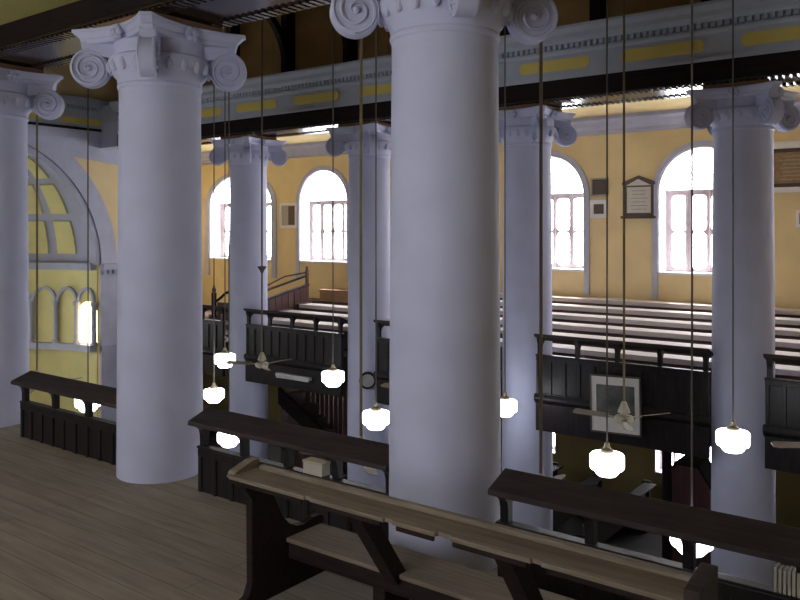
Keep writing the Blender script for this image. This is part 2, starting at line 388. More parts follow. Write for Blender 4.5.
# arcade of colonnettes and round arches on the apse wall
def band(th0, th1, z0, z1, r0, r1, m=4):
    b = MB(); vs = []
    for i in range(m + 1):
        th = th0 + (th1 - th0) * i / m
        vs += [ap(th, r0, z0), ap(th, r0, z1), ap(th, r1, z1), ap(th, r1, z0)]
    fs = [(4 * i + a, 4 * i + (a + 1) % 4, 4 * i + 4 + (a + 1) % 4, 4 * i + 4 + a) for i in range(m) for a in range(4)]
    return b.add(vs, fs + [(0, 1, 2, 3), (4 * m, 4 * m + 1, 4 * m + 2, 4 * m + 3)])
band(R(0.5), R(179.5), CZ - 0.14, CZ + 0.03, RA - 0.16, RA, 60).build('apse_cornice', 'plaster', AP, smooth=False)
band(R(0.5), R(179.5), -0.66, -0.50, RA - 0.18, RA, 60).build('apse_ledge', 'plaster', AP, smooth=False)
step = 12.6
for k in range(14):
    a = 0.6 + step * k
    c = ap(R(a), RA - 0.06, 0)
    MB().lathe([(0.085, -0.5), (0.085, -0.44), (0.06, -0.42), (0.055, 0.42), (0.085, 0.46), (0.085, 0.54)], c, 14).build('colonnette', 'plaster', AP)
    if k < 13:
        pts = []
        b = MB(); vs = []
        n = 10; mid = R(a + step / 2); hw = R(step / 2)
        for i in range(n + 1):
            q = pi * i / n
            for rr in (1.0, 0.80):
                th = mid - hw * rr * cos(q); z = 0.54 + 0.36 * rr * sin(q)
                vs += [ap(th, RA - 0.07, z), ap(th, RA, z)]
        fs = []
        for i in range(n):
            o = 4 * i; p = o + 4
            fs += [(o, p, p + 2, o + 2), (o, o + 1, p + 1, p), (o + 2, p + 2, p + 3, o + 3)]
        b.add(vs, fs).build('arch_moulding', 'plaster', AP, smooth=False)
# aisle end wall and right end wall
tag(MB().box(XA - 0.3, XA, 11.9, YW + 0.5, GROUND, 4.9).build('wall_aisle', 'yellow'), kind='structure')
tag(MB().box(XA, XL - 0.0, 11.9, 12.0, GROUND, 4.9).build('wall_corner', 'yellow'), kind='structure')
tag(MB().box(XR, XR + 0.3, YB - 0.5, YW + 0.5, GROUND, 7.3).build('wall_right', 'yellow'), kind='structure')

# ------------------------------------------------------------------ ceilings, beams and entablature
tag(MB().box(XA, XR, 11.45, YW + 0.4, 4.62, 4.75).build('ceiling_far_gallery', 'ceil'), kind='structure')
tag(MB().box(XL, XR, YB - 0.4, 4.6, 4.50, 4.63).build('ceiling_near_gallery', 'ceil_olive'), kind='structure')
tag(MB().box(XL, XR, 4.1, 12.1, 7.1, 7.25).build('ceiling', 'roofboard'), kind='structure')
def entablature(nm, y0, y1, nave, XL=XL):
    t = holder(nm)
    MB().box(XL, XR, y0, y1, ZB + 0.03, ZB + 0.30).build('beam', 'dark', t)
    MB().box(XL, XR, y0 + 0.02, y1 - 0.02, ZB + 0.012, ZB + 0.03).build('soffit_board', 'soffit', t)
    d = MB()
    for yy in (y0 + 0.04, y1 - 0.20):
        x = XL + 0.1
        while x < XR - 0.1:
            d.box(x, x + 0.045, yy, yy + 0.16, ZB - 0.008, ZB + 0.014); x += 0.085
    d.build('soffit_dentil', 'soffit', t, smooth=False)
    yn, s = (y0, -1) if nave < 0 else (y1, 1)
    a, b = sorted((yn - s * 0.03, yn - s * 0.62))
    MB().box(XL, XR, a, b, ZB + 0.30, ZB + 1.04).build('frieze_band', 'frieze', t)
    def nb(d0, d1): return sorted((yn + s * d0, yn + s * d1))
    MB().box(XL, XR, *nb(-0.05, 0.02), ZB + 0.30, ZB + 0.345).build('fillet', 'frieze', t)
    x = XL + 0.90
    while x < XR - 1.2:
        pts = [(x + 0.05, ZB + 0.44), (x + 1.10, ZB + 0.44), (x + 1.15, ZB + 0.49), (x + 1.15, ZB + 0.56), (x + 1.10, ZB + 0.61), (x + 0.05, ZB + 0.61), (x, ZB + 0.56), (x, ZB + 0.49)]
        MB().prism(pts, lambda u, v, w: (u, yn + s * w, v), -0.04, -0.012).build('yellow_panel', 'panel', t, smooth=False)
        x += 1.63
    pr = [(-0.05, 0.67), (0.0, 0.67), (0.02, 0.70), (0.02, 0.73), (-0.05, 0.73)]
    MB().prism(pr, lambda u, v, w: (w, yn + s * u, ZB + v), XL, XR).build('lower_moulding', 'frieze', t, smooth=False)
    d = MB(); x = XL + 0.05
    while x < XR - 0.05:
        d.box(x, x + 0.052, *nb(-0.04, 0.055), ZB + 0.745, ZB + 0.815); x += 0.092
    d.build('dentil_course', 'frieze', t, smooth=False)
    pr = [(-0.05, 0.815), (0.07, 0.815), (0.09, 0.84), (0.15, 0.87), (0.16, 0.93), (0.19, 0.96), (0.22, 1.0), (0.22, 1.04), (-0.05, 1.04)]
    MB().prism(pr, lambda u, v, w: (w, yn + s * u, ZB + v), XL, XR).build('cornice', 'frieze', t, smooth=False)
entablature('trim_6', 10.98, 11.88, -1, -16.7)
tag(MB().box(XL, -16.7, 11.0, 11.9, ZB + 0.02, ZB + 0.62).build('trim_8', 'plaster'), kind='structure')
tag(MB().box(XL, -16.7, 11.0, 11.9, ZB + 0.62, ZB + 1.03).build('trim_9', 'frieze'), kind='structure')
entablature('trim_7', 4.25, 5.15, 1)
# boarded clerestory above the far and the near entablature, with posts and curved braces
for nm, ya, yb in (('wall_upper_far', 11.5, 11.7), ('wall_upper_near', 4.4, 4.6)):
    tag(MB().box(XL, XR, ya, yb, ZB + 1.0, 7.2).build(nm, 'roofboard'), kind='structure')
x = -16.35; ribs = []
i = 0
while x < XR:
    t = thing('roof_truss', (x, 11.4, 0), None, 'roof truss', 'dark roof trusses over the nave')
    MB().box(-0.08, 0.08, -0.14, 0.10, ZB + 1.04, 7.05).build('post', 'dark', t)
    b = MB()
    n = 14; vs = []; fs = []
    for k in range(n + 1):
        q = pi / 2 * k / n
        yy, zz = -0.14 - 1.55 * (1 - cos(q)), ZB + 1.30 + 1.25 * sin(q)
        nx, nz = -cos(q) , sin(q)
        for w in (-0.06, 0.06): vs += [(w, yy, zz), (w, yy + 0.13 * cos(q), zz + 0.0 - 0.13 * sin(q) * -1)]
    for k in range(n):
        o = 4 * k; p = o + 4
        fs += [(o, o + 1, p + 1, p), (o + 2, p + 2, p + 3, o + 3), (o, p, p + 2, o + 2), (o + 1, o + 3, p + 3, p + 1)]
    fs += [(0, 2, 3, 1), (4 * n, 4 * n + 1, 4 * n + 3, 4 * n + 2)]
    b.add(vs, fs).build('curved_brace', 'dark', t)
    ribs.append(t); x += 1.635; i += 1

# ------------------------------------------------------------------ floors
tag(MB().box(XL, XR, YB, 5.0, -0.40, 0.0).build('floor', 'floor', smooth=False), kind='structure')
prof = [(11.40, -0.70), (YW, -0.70), (YW, 0.47)]
for k in range(5, -1, -1): prof += [(12.0 + 0.64 * k, -0.06 + 0.106 * k), (12.0 + 0.64 * k, -0.06 + 0.106 * (k - 1) if k else -0.1)]
prof += [(11.40, -0.1)]
tag(MB().prism(prof, lambda u, v, w: (w, u, v), -16.2, XR).build('floor_far_gallery', 'tier', smooth=False), kind='structure')
tag(MB().box(XA, -16.2, 12.0, YW, -0.7, -0.05).build('floor_landing', 'tier'), kind='structure')
tag(MB().box(XA, XR, YB, YW, GROUND - 0.2, GROUND).build('floor_ground', 'stone'), kind='structure')
tag(MB().box(XL - 3.6, XL, 4.5, 11.6, GROUND - 0.2, GROUND + 0.3).build('floor_apse', 'stone'), kind='structure')

# ------------------------------------------------------------------ columns
def capital_parts():
    """Ionic capital with four diagonal volutes; z = 0 is the top of the abacus"""
    bell = MB().lathe([(0.375, -0.62), (0.378, -0.56), (0.388, -0.55), (0.392, -0.535), (0.388, -0.52), (0.382, -0.51), (0.395, -0.46), (0.455, -0.38), (0.475, -0.32), (0.46, -0.27), (0.42, -0.25), (0.42, -0.12)], n=56)
    eggs = bell
    for k in range(20):
        a = 2 * pi * (k + 0.5) / 20
        eggs.ball((0.455 * cos(a), 0.455 * sin(a), -0.36), 0.036, 0.036, 0.062, 8, 6)
    # abacus with four hollow sides and cut corners, two mouldings
    def outline(k):
        pts = []
        for q in range(4):
            a = pi / 2 * q
            for i in range(9):
                u = -1 + 2 * i / 8
                e = 0.53 * k; dep = (0.40 + 0.13 * u * u) * k + 0.035
                x, y = dep, u * e * 0.93
                pts.append((x * cos(a) - y * sin(a), x * sin(a) + y * cos(a)))
        return pts
    ab = MB()
    for z0, z1, k0, k1 in ((-0.13, -0.085, 0.95, 0.97), (-0.085, -0.03, 0.97, 1.05), (-0.03, 0.0, 1.07, 1.07)):
        p0, p1 = outline(k0), outline(k1); n = len(p0)
        ab.add([(x, y, z0) for x, y in p0] + [(x, y, z1) for x, y in p1],
               [tuple(range(n - 1, -1, -1)), tuple(range(n, 2 * n))] + [(i, (i + 1) % n, n + (i + 1) % n, n + i) for i in range(n)])
    fl = []
    for q in range(4):
        a = pi / 2 * q
        b = MB()
        for k in range(6):
            t = 2 * pi * k / 6; b.ball((0.475, 0.045 * cos(t), -0.075 + 0.045 * sin(t)), 0.035, 0.032, 0.032, 7, 5)
        b.ball((0.495, 0, -0.075), 0.03, 0.03, 0.03, 7, 5)
        fl.append(b.xf(Matrix.Rotation(a, 4, 'Z')))
    vol = []
    for q in range(4):
        b = MB(); cx, cz, r0 = 0.635, -0.36, 0.172
        # scroll body: a drum with softly dished sides
        n = 36
        for sgn in (1, -1):
            ringv = []
            for rr, w in ((r0, 0.0), (r0, 0.062), (r0 * 0.93, 0.075), (r0 * 0.88, 0.058), (0.0, 0.05)):
                ringv.append([(cx + rr * cos(2 * pi * i / n), sgn * w, cz + rr * sin(2 * pi * i / n)) for i in range(n)])
            vs = [v for l in ringv for v in l]
            b.add(vs, [(j * n + i, j * n + (i + 1) % n, (j + 1) * n + (i + 1) % n, (j + 1) * n + i) for j in range(4) for i in range(n)])
            path = []; rad = []
            for i in range(64):
                u = i / 63; an = pi * 0.5 - u * 2.4 * 2 * pi; rr = r0 * 0.90 * (1 - u) ** 0.8 + 0.018
                path.append((cx + rr * cos(an), sgn * (0.062 + 0.012 * u), cz + rr * sin(an))); rad.append(0.017 * (1 - 0.5 * u))
            b.tube(path, rad, 6)
            b.ball((cx, sgn * 0.066, cz), 0.028, 0.028, 0.028, 8, 6)
        # neck carrying the scroll out from the bell under the abacus corner
        pts = [(0.30, -0.30), (0.42, -0.27), (0.50, -0.25), (cx - 0.02, cz + r0 * 0.7), (cx + 0.06, cz + r0 * 0.86), (0.71, -0.13), (0.66, -0.10), (0.30, -0.10)]
        b.prism(pts, lambda u, v, w: (u, w, v), -0.07, 0.07)
        vol.append(b.xf(Matrix.Rotation(pi / 4 + pi / 2 * q, 4, 'Z')))
    return bell, eggs, ab, fl, vol

def make_column():
    t = thing('column', (0, 0, GROUND), None, 'column')
    H = ZB - 0.075 - GROUND
    prof = [(0.46, 0), (0.46, 0.12), (0.43, 0.16), (0.44, 0.22), (0.405, 0.28)]
    for i in range(13):
        u = i / 12; prof.append((0.402 - 0.027 * u ** 2.2, 0.30 + (H - 0.9) * u))
    sh = MB().lathe(prof, n=64); sh.build('shaft', 'column', t)
    bell, eggs, ab, fl, vol = capital_parts()
    z = (0, 0, H)
    c = bell.build('capital', 'column', t, loc=z)
    ab.build('abacus', 'column', c, 0.006)
    MB().box(-0.41, 0.41, -0.41, 0.41, 0.0, 0.064).build('packing_board', 'pack', c)
    for f in fl: f.build('rosette', 'column', c)
    for v in vol: v.build('volute', 'column', c)
    return t
proto = make_column()
labels_n = ['large lavender column nearest the camera, standing behind the worn pew',
            'lavender column on the grey floorboards left of the worn pew',
            'lavender column cut off by the picture edge at far left']
labels_f = ['far lavender column right of the leaning framed picture',
            'far lavender column just left of the leaning framed picture',
            'far lavender column half hidden behind the largest near column',
            'far lavender column left of the small cream ceiling fan']
for k, (x, y, lb, g) in enumerate([(x, YN, l, 'near colonnade') for x, l in zip(XN, labels_n)] + [(x, YF, l, 'far colonnade') for x, l in zip(XF, labels_f)]):
    c = proto if k == 0 else copy_tree(proto)
    c.location = (x, y, GROUND); c['label'] = lb; c['group'] = g

# ------------------------------------------------------------------ gallery railings
def railing(x0, x1, y0, s, label, group, pitch):
    L = x1 - x0
    t = thing('gallery_railing', (x0, y0, 0), label, 'railing', group)
    def yy(a, b): return sorted((s * a, s * b))
    p = MB().box(0, L, *yy(0.012, 0.05), -0.72, 0.38)
    n = max(3, round(L / pitch))
    for k in range(n + 1):
        cx = min(max(L * k / n, 0.025), L - 0.025)
        p.box(cx - 0.022, cx + 0.022, *yy(-0.008, 0.065), -0.22, 0.38)
    p.box(0, L, *yy(-0.010, 0.066), 0.31, 0.38); p.box(0, L, *yy(-0.010, 0.066), -0.25, -0.19)
    p.build('panel_front', 'front', t, 0.004, smooth=False)
    MB().box(-0.01, L + 0.01, *yy(-0.012, 0.07), 0.38, 0.40).build('ledge', 'front', t, 0.004)
    pr = [(0.02, -0.20), (-0.03, -0.21), (-0.045, -0.25), (-0.045, -0.28), (-0.03, -0.31), (0.02, -0.36)]
    MB().prism(pr, lambda u, v, w: (w, s * u, v), -0.02, L + 0.02).build('string_moulding', 'front', t, smooth=False)
    MB().box(0, L, *yy(-0.02, 0.06), -0.76, -0.34).build('fascia', 'front', t, 0.004)
    m = max(2, round(L / 0.62))
    for k in range(m + 1):
        cx = 0.05 + (L - 0.10) * k / m
        pts = [(0.0, 0.40), (0.055, 0.40), (0.058, 0.50), (0.07, 0.545), (0.10, 0.575), (0.14, 0.59), (0.14, 0.62), (-0.04, 0.69), (-0.02, 0.60), (0.0, 0.55)]
        MB().prism(pts, lambda u, v, w: (cx + w, s * u, v), -0.03, 0.03).build('post', 'front', t, smooth=False)
    pts = [(-0.06, 0.72), (0.165, 0.635), (0.17, 0.60), (0.15, 0.594), (-0.06, 0.675)]
    MB().prism(pts, lambda u, v, w: (w, s * u, v), -0.01, L + 0.01).build('book_rest', 'rest', t, 0.005, smooth=False)
    return t
nb = [(XN[1] + 0.76, XN[0] - 0.33, 'near gallery railing behind the left end of the worn pew'),
      (XN[2] + 0.96, XN[1] - 0.33, 'near gallery railing below the yellow apse at far left'),
      (XN[0] + 0.52, -0.2, 'near gallery railing running right from the largest column')]
for a, b, l in nb: railing(a, b, 4.60, -1, l, 'near gallery railings', 0.21)
fb = [(XF[3] - 3.0, XF[3] - 0.33, 'far gallery railing left of the far columns, under the leftmost window'),
      (XF[3] + 0.37, XF[2] - 0.33, 'far gallery railing behind the small cream ceiling fan'),
      (XF[2] + 0.48, XF[1] - 0.33, 'far gallery railing mostly hidden by the largest near column'),
      (XF[1] + 0.37, XF[0] - 0.33, 'far gallery railing with the framed picture hung on it'),
      (XF[0] + 0.37, XF[0] + 2.9, 'far gallery railing cut off at the right picture edge')]
for a, b, l in fb: railing(a, b, 11.03, 1, l, 'far gallery railings', 0.24)

# ------------------------------------------------------------------ far gallery pews
row_words = ['long pale topped bench in the lowest row, directly behind the far railing', 'long pale topped bench in the second row up from the far railing',
             'long pale topped bench in the third row up from the far railing', 'long pale topped bench in the third row down from the yellow wall',
             'long pale topped bench in the second row down from the yellow wall', 'long pale topped bench in the top row against the yellow wall']
fpx0, fpx1 = -13.05, 3.0
def far_pew(fpx0):
    t = thing('gallery_pew', (0, 0, 0), None, 'pew', 'stepped pews of the far gallery')
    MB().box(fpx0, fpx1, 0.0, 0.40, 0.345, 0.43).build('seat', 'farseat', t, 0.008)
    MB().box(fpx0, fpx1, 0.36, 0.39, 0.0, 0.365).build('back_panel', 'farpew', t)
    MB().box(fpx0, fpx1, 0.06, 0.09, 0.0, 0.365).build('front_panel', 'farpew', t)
    for x in (fpx0 - 0.05, fpx1):
        MB().prism([(-0.02, 0), (0.42, 0), (0.42, 0.46), (-0.02, 0.44)], lambda u, v, w: (x + w, u, v), 0, 0.05).build('bench_end', 'farpew', t, smooth=False)
    return t
fp = far_pew(fpx0); fs_ = far_pew(-10.0)
for k in range(6):
    c = fp if k == 0 else fs_ if k == 3 else copy_tree(fp if k < 3 else fs_)
    c.location = (0, 12.05 + 0.64 * k, -0.06 + 0.106 * k); c['label'] = row_words[k]

# stair enclosure at the left end of those pews
t = thing('stair_enclosure', (-13.2, 12.3, 0), 'sloping panelled stair enclosure with handrail at left end of far pews', 'partition')
p = MB().prism([(0, 0.05), (1.45, 0.45), (1.45, 0.98), (0, 0.70)], lambda u, v, w: (w, u, v), -0.025, 0.025)
for k in range(8):
    u = 0.02 + k * 0.2; p.box(-0.035, 0.035, u - 0.02, u + 0.02, 0.05 + u * 0.276, 0.70 + u * 0.193)
p.build('panel', 'farpew', t, 0.003, smooth=False)
MB().prism([(-0.03, 0.69), (1.48, 0.98), (1.48, 1.03), (-0.03, 0.74)], lambda u, v, w: (w, u, v), -0.05, 0.05).build('capping', 'rest', t, smooth=False)
for u, h in ((0.0, 1.0), (1.45, 1.36)):
    b = MB().box(-0.03, 0.03, u - 0.03, u + 0.03, 0.02 + u * 0.27, h); b.ball((0, u, h + 0.03), 0.035, 0.035, 0.06); b.build('post', 'farpew', t)
MB().tube([(0, 0.0, 0.92), (0, 1.45, 1.22)], 0.028, 8).build('handrail', 'rest', t)
MB().tube([(0, 0.0, 1.0), (0, 0.7, 1.23), (0, 1.45, 1.30)], 0.018, 8).build('handrail', 'rest', t)
# newel and curved handrail further left
pn = at(214, 308, 13.2)
t = thing('stair_handrail', (pn.x, 13.2, 0.0), 'dark newel and curved handrail under the leftmost arched window', 'handrail')
b = MB().box(-0.045, 0.045, -0.045, 0.045, 0.1, 0.72); b.ball((0, 0, 0.78), 0.05, 0.05, 0.09); b.tube([(0, 0, 0.82), (0, 0, 1.0)], [0.03, 0.006]); b.build('newel', 'dark', t)
MB().tube([(0.05, 0, 0.50), (0.16, 0.05, 0.58), (0.30, 0.12, 0.72), (0.55, 0.22, 0.82), (0.95, 0.4, 0.88)], 0.035, 8).build('handrail', 'dark', t)
MB().box(0.0, 0.95, 0.1, 0.14, 0.1, 0.48).build('panel', 'farpew', t)
# box on the top pew below the second window
pb = at(337, 300, 15.3)
t = thing('wooden_box', (pb.x, 15.35, 0.47), 'light brown wooden box against the yellow wall under the second arched window', 'box')
MB().box(-0.50, 0.50, -0.16, 0.16, 0.0, 0.26).build('body', 'boxwood', t, 0.006)
MB().box(-0.52, 0.52, -0.18, 0.18, 0.26, 0.30).build('lid', 'boxwood', t, 0.004)

# ------------------------------------------------------------------ wall tablets
def tablet(name, px0, px1, py0, py1, mfield, mframe, label, cat, lines=0, fw=0.05, field=(0, 1, 0, 1)):
    a, b = at(px0, py1, YW - 0.03), at(px1, py0, YW - 0.03)
    w, h = b.x - a.x, at((px0 + px1) / 2, py0, YW - 0.03).z - at((px0 + px1) / 2, py1, YW - 0.03).z
    zc = at((px0 + px1) / 2, py1, YW - 0.03).z
    t = thing(name, ((a.x + b.x) / 2, YW, zc), label, cat)
    MB().plate(rect(-w / 2, w / 2, 0, h), [rect(-w / 2 + fw, w / 2 - fw, fw, h - fw)], XZ(0), -0.05, 0.0).build('frame', mframe, t, 0.004, smooth=False)
    MB().box(-w / 2 + fw, w / 2 - fw, -0.03, 0.0, fw, h - fw).build('field', mfield, t)
    if lines:
        q = MB()
        for k in range(lines):
            z = h - fw - (h - 2 * fw) * (k + 1) / (lines + 1); l = (w / 2 - fw) * random.uniform(0.5, 0.85)
            q.box(-l, l, -0.032, -0.029, z - 0.008, z + 0.008)
        q.build('inscription_lines', 'ink', t)
    return t, w, h
tablet('wall_tablet', 591, 608, 178, 196, 'slate', 'ink', 'upper of two small dark tablets on the yellow wall', 'tablet', fw=0.03)
t, w, h = tablet('wall_tablet', 590, 608, 200, 218, 'slate', 'white', 'lower of two small dark tablets, with wide white border', 'tablet', fw=0.085)
t, w, h = tablet('memorial_tablet', 624, 654, 184, 216, 'marble', 'slate', 'white gabled memorial tablet with dark frame between two windows', 'tablet', 6, 0.06)
MB().prism([(-w / 2 - 0.03, h - 0.02), (w / 2 + 0.03, h - 0.02), (w / 2 + 0.03, h + 0.04), (0, h + 0.17), (-w / 2 - 0.03, h + 0.04)], XZ(0), -0.06, 0.0).build('pediment', 'slate', t, smooth=False)
MB().prism([(-w / 2 + 0.05, h - 0.03), (w / 2 - 0.05, h - 0.03), (0, h + 0.10)], XZ(0), -0.066, -0.05).build('pediment_field', 'marble', t, smooth=False)
MB().box(-w / 2 - 0.05, w / 2 + 0.05, -0.09, 0.0, -0.05, 0.0).build('shelf', 'slate', t, 0.004)
t, w, h = tablet('memorial_tablet', 768, 822, 148, 187, 'brownstone', 'slate', 'wide brown inscribed tablet beside the rightmost far column', 'tablet', 7, 0.07)
MB().box(-w / 2 - 0.06, w / 2 + 0.06, -0.10, 0.0, h, h + 0.13).build('cornice', 'white', t, 0.01)
MB().box(-w / 2 - 0.04, w / 2 + 0.04, -0.08, 0.0, -0.09, 0.0).build('base_strip', 'white', t, 0.006)
tablet('wall_tablet', 796, 820, 210, 227, 'ink', 'white', 'small grey tablet at right picture edge below the wide brown tablet', 'tablet', fw=0.05)
t, w, h = tablet('wall_notice', 280, 297, 203, 228, 'paper', 'white', 'white framed notice with a dark half between the two left windows', 'notice', fw=0.07)
MB().box(0.0, w / 2 - 0.08, -0.036, -0.028, 0.09, h - 0.09).build('dark_panel', 'slate', t)

# ------------------------------------------------------------------ framed picture leaning on the far railing
pc = at(616, 433, 10.90)
t = thing('framed_picture', (pc.x, 10.90, pc.z + 0.01), 'white mounted framed picture hung crooked on the far railing', 'picture')
t.rotation_euler = (R(-3), R(-2.2), 0)
MB().plate(rect(-0.375, 0.375, -0.025, 0.80), [rect(-0.355, 0.355, 0.0, 0.775)], XZ(0), -0.03, 0.02).build('frame', 'slate', t, 0.004, smooth=False)
MB().plate(rect(-0.355, 0.355, 0.0, 0.775), [rect(-0.285, 0.285, 0.20, 0.66)], XZ(0), -0.012, 0.012).build('mount', 'mount', t, smooth=False)
MB().box(-0.285, 0.285, -0.006, 0.01, 0.20, 0.66).build('print', 'photo', t)

# ------------------------------------------------------------------ pendant lamps and ceiling fans
TOP = 7.09
def lamp(px, py, y, rod_px, label, r=0.175):
    c = at(px, py, y)
    t = thing('pendant_lamp', (c.x, c.y, c.z), label, 'lamp', 'lit pendant lamps in the nave')
    k = r / 0.175
    g = [(0.055, 0.115), (0.085, 0.112), (0.165, 0.098), (0.18, 0.08), (0.18, -0.035), (0.17, -0.058), (0.128, -0.066), (0.122, -0.100), (0.095, -0.128), (0.02, -0.134)]
    MB().lathe([(a * k, z * k) for a, z in g], n=20).build('globe', 'globe', t)
    MB().lathe([(0.065, 0.105), (0.07, 0.125), (0.06, 0.15), (0.035, 0.165), (0.025, 0.21), (0.012, 0.22)], n=16).build('gallery_cap', 'brass', t)
    MB().tube([(0, 0, 0.21), (0, 0, TOP - c.z)], 0.0095, 8).build('rod', 'rod', t)
    return t
lamp(607, 463, 8.07, 0, 'lit pendant lamp hanging in front of the framed picture')
lamp(733, 440, 9.40, 0, 'lit pendant lamp in front of the far column at right')
lamp(376, 419, 8.20, 0, 'lit pendant lamp touching the left edge of the largest column')
lamp(333, 378, 9.40, 0, 'lit pendant lamp in front of the far railing, right of cream fan')
lamp(505, 407, 10.3, 0, 'lit pendant lamp half hidden by right edge of the largest column')
lamp(225, 360, 9.20, 0, 'topmost of three lit pendant lamps beside the left near column')
lamp(214, 395, 9.20, 0, 'middle of three lit pendant lamps beside the left near column')
lamp(229, 438, 8.30, 0, 'lowest of three lit pendant lamps, behind the near railing')
lamp(88, 402, 6.40, 0, 'lit pendant lamp behind the far left near railing')
lamp(692, 538, 6.90, 0, 'lit pendant lamp low behind the right near railing post')

def fan(px, py, y, angs, label, rodm='olive', knob=None):
    c = at(px, py, y)
    t = thing('ceiling_fan', (c.x, c.y, c.z), label, 'fan', 'ceiling fans on long rods')
    MB().lathe([(0.03, -0.065), (0.07, -0.06), (0.105, -0.04), (0.115, 0.0), (0.10, 0.025), (0.05, 0.035), (0.035, 0.05)], n=24).build('motor', 'fan', t)
    MB().lathe([(0.03, 0.04), (0.035, 0.06), (0.075, 0.068), (0.062, 0.11), (0.045, 0.15), (0.03, 0.19), (0.02, 0.20)], n=20).build('canopy', 'fan', t)
    for a in angs:
        b = MB()
        b.box(0.09, 0.24, -0.02, 0.02, -0.008, 0.004)
        pts = [(0.20, -0.045), (0.60, -0.065), (0.64, -0.045), (0.645, 0.035), (0.60, 0.055), (0.20, 0.045)]
        b.prism(pts, lambda u, v, w: (u, v, w - v * 0.30), 0.0, 0.008)
        o = b.build('blade', 'blade', t, smooth=False); o.rotation_euler.z = R(a)
    MB().tube([(0, 0, 0.18), (0, 0, TOP - c.z)], 0.0145, 8).build('rod', rodm, t)
    if knob:
        kz = at(px, knob, y).z - c.z
        MB().lathe([(0.02, -0.07), (0.035, -0.03), (0.075, 0.03), (0.07, 0.045), (0.02, 0.05)], (0, 0, kz), 14).build('rod_coupling', rodm, t)
    return t
fan(262, 364, 9.30, (205, 325, 85), 'small cream ceiling fan in front of the far left column', 'rod', 269)
fan(624, 418, 9.20, (181, 58, 297), 'cream ceiling fan in front of the framed picture')
fan(412, 391, 9.20, (170, 290, 50), 'ceiling fan behind the largest column, one blade showing left')
fan(541, 497, 6.05, (222, 342, 102), 'ceiling fan low behind the near railing, right of largest column')
fan(361, 456, 6.00, (200, 320, 80), 'ceiling fan behind the near railing, left of largest column')
fan(37, 384, 6.00, (200, 320, 80), 'ceiling fan behind the far left near railing')
fan(834, 446, 9.60, (214, 334, 94), 'ceiling fan at the right picture edge, only one blade showing')

# ------------------------------------------------------------------ things on and under the far gallery
q = R(36); cxx, cyy = XF[2] + 0.44 * sin(q), YF - 0.44 * cos(q)
t = thing('wall_clock', (cxx, cyy, at(367, 380, cyy).z), 'round grey dial with dark rim on a far column', 'clock', rz=q)
f = lambda r, n=32: [(r * cos(2 * pi * i / n), r * sin(2 * pi * i / n)) for i in range(n)]
MB().plate(f(0.15), [f(0.118)], XZ(0), -0.07, 0.03).build('rim', 'dark', t, smooth=False)
MB().prism(f(0.119), XZ(0), -0.045, 0.02).build('dial', 'dial', t, smooth=False)
ta, tb = at(279, 375, 11.03), at(313, 379, 11.03)
t = thing('strip_light', ((ta.x + tb.x) / 2, 10.99, at(296, 379, 11.03).z), 'grey unlit strip light on the far railing fascia', 'strip light')
L = (tb.x - ta.x) / 2
MB().box(-L, L, -0.06, 0.02, 0.02, 0.09).build('housing', 'batten', t, 0.006)
MB().tube([(-L + 0.03, -0.05, 0.01), (L - 0.03, -0.05, 0.01)], 0.018).build('tube', 'batten', t)
# slatted screen on the ground floor
t = thing('slatted_screen', (-11.4, 12.78, GROUND), 'red brown slatted wooden screen under the far gallery', 'screen')
fr = MB().box(-1.0, 1.2, -0.04, 0.04, 0.0, 0.9).box(-1.0, 1.2, -0.04, 0.04, 2.35, 2.45)
fr.build('frame', 'screen', t)
sl = MB()
for k in range(17):
    x = -0.98 + k * 0.132; sl.box(x, x + 0.100, -0.02, 0.02, 0.9, 2.35)
sl.build('slat', 'screen', t)
# stair string under the far gallery
t = thing('stair_flight', (-12.5, 11.98, GROUND), 'dark curved stair string under the far gallery', 'stair')
b = MB(); n = 12; vs = []; fs = []
for k in range(n + 1):
    u = k / n; x = 0.15 + 1.9 * u; z = 2.35 - 1.15 * u ** 0.8 * (0.6 + 0.4 * u)
    vs += [(x, 0, z), (x, 0.08, z), (x, 0.08, z - 0.34), (x, 0, z - 0.34)]
for k in range(n): fs += [(4 * k + a, 4 * k + (a + 1) % 4, 4 * k + 4 + (a + 1) % 4, 4 * k + 4 + a) for a in range(4)]
b.add(vs, fs + [(0, 1, 2, 3), (4 * n, 4 * n + 1, 4 * n + 2, 4 * n + 3)]); b.build('string', 'dark', t)
st = MB()
for k in range(8): st.box(0.15 + 0.24 * k, 0.42 + 0.24 * k, 0.08, 0.72, 0.0, 2.2 - 0.24 * k)
st.build('step', 'tier', t)
# ground floor pews, facing the apse
def ground_pew():
    t = thing('nave_pew', (0, 0, GROUND), 'dark wooden pew on the ground floor below the galleries', 'pew', 'ground floor pews')
    MB().box(-0.40, 0.0, -1.2, 1.2, 0.42, 0.46).build('seat', 'npew', t, 0.004)
    MB().prism([(0.0, 0.40), (0.04, 0.40), (0.11, 0.92), (0.07, 0.92)], lambda u, v, w: (u, w, v), -1.2, 1.2).build('backrest', 'npew', t, smooth=False)
    MB().box(0.06, 0.28, -1.2, 1.2, 0.92, 0.95).build('book_rest', 'npew', t, 0.004)
    for y in (-1.24, 1.2):
        MB().prism([(-0.42, 0), (0.10, 0), (0.16, 0.98), (0.02, 0.98), (-0.06, 0.66), (-0.34, 0.60), (-0.44, 0.48)], lambda u, v, w: (u, w, v), y, y + 0.05).build('bench_end', 'npew', t, smooth=False)
    return t
gp = ground_pew(); first = True
for (yc, xs) in ((13.6, [-9.3 + 0.95 * k for k in range(5)]), (9.6, [-11.0 + 0.95 * k for k in range(11)])):
    for x in xs:
        c = gp if first else copy_tree(gp); first = False
        c.location = (x, yc, GROUND)
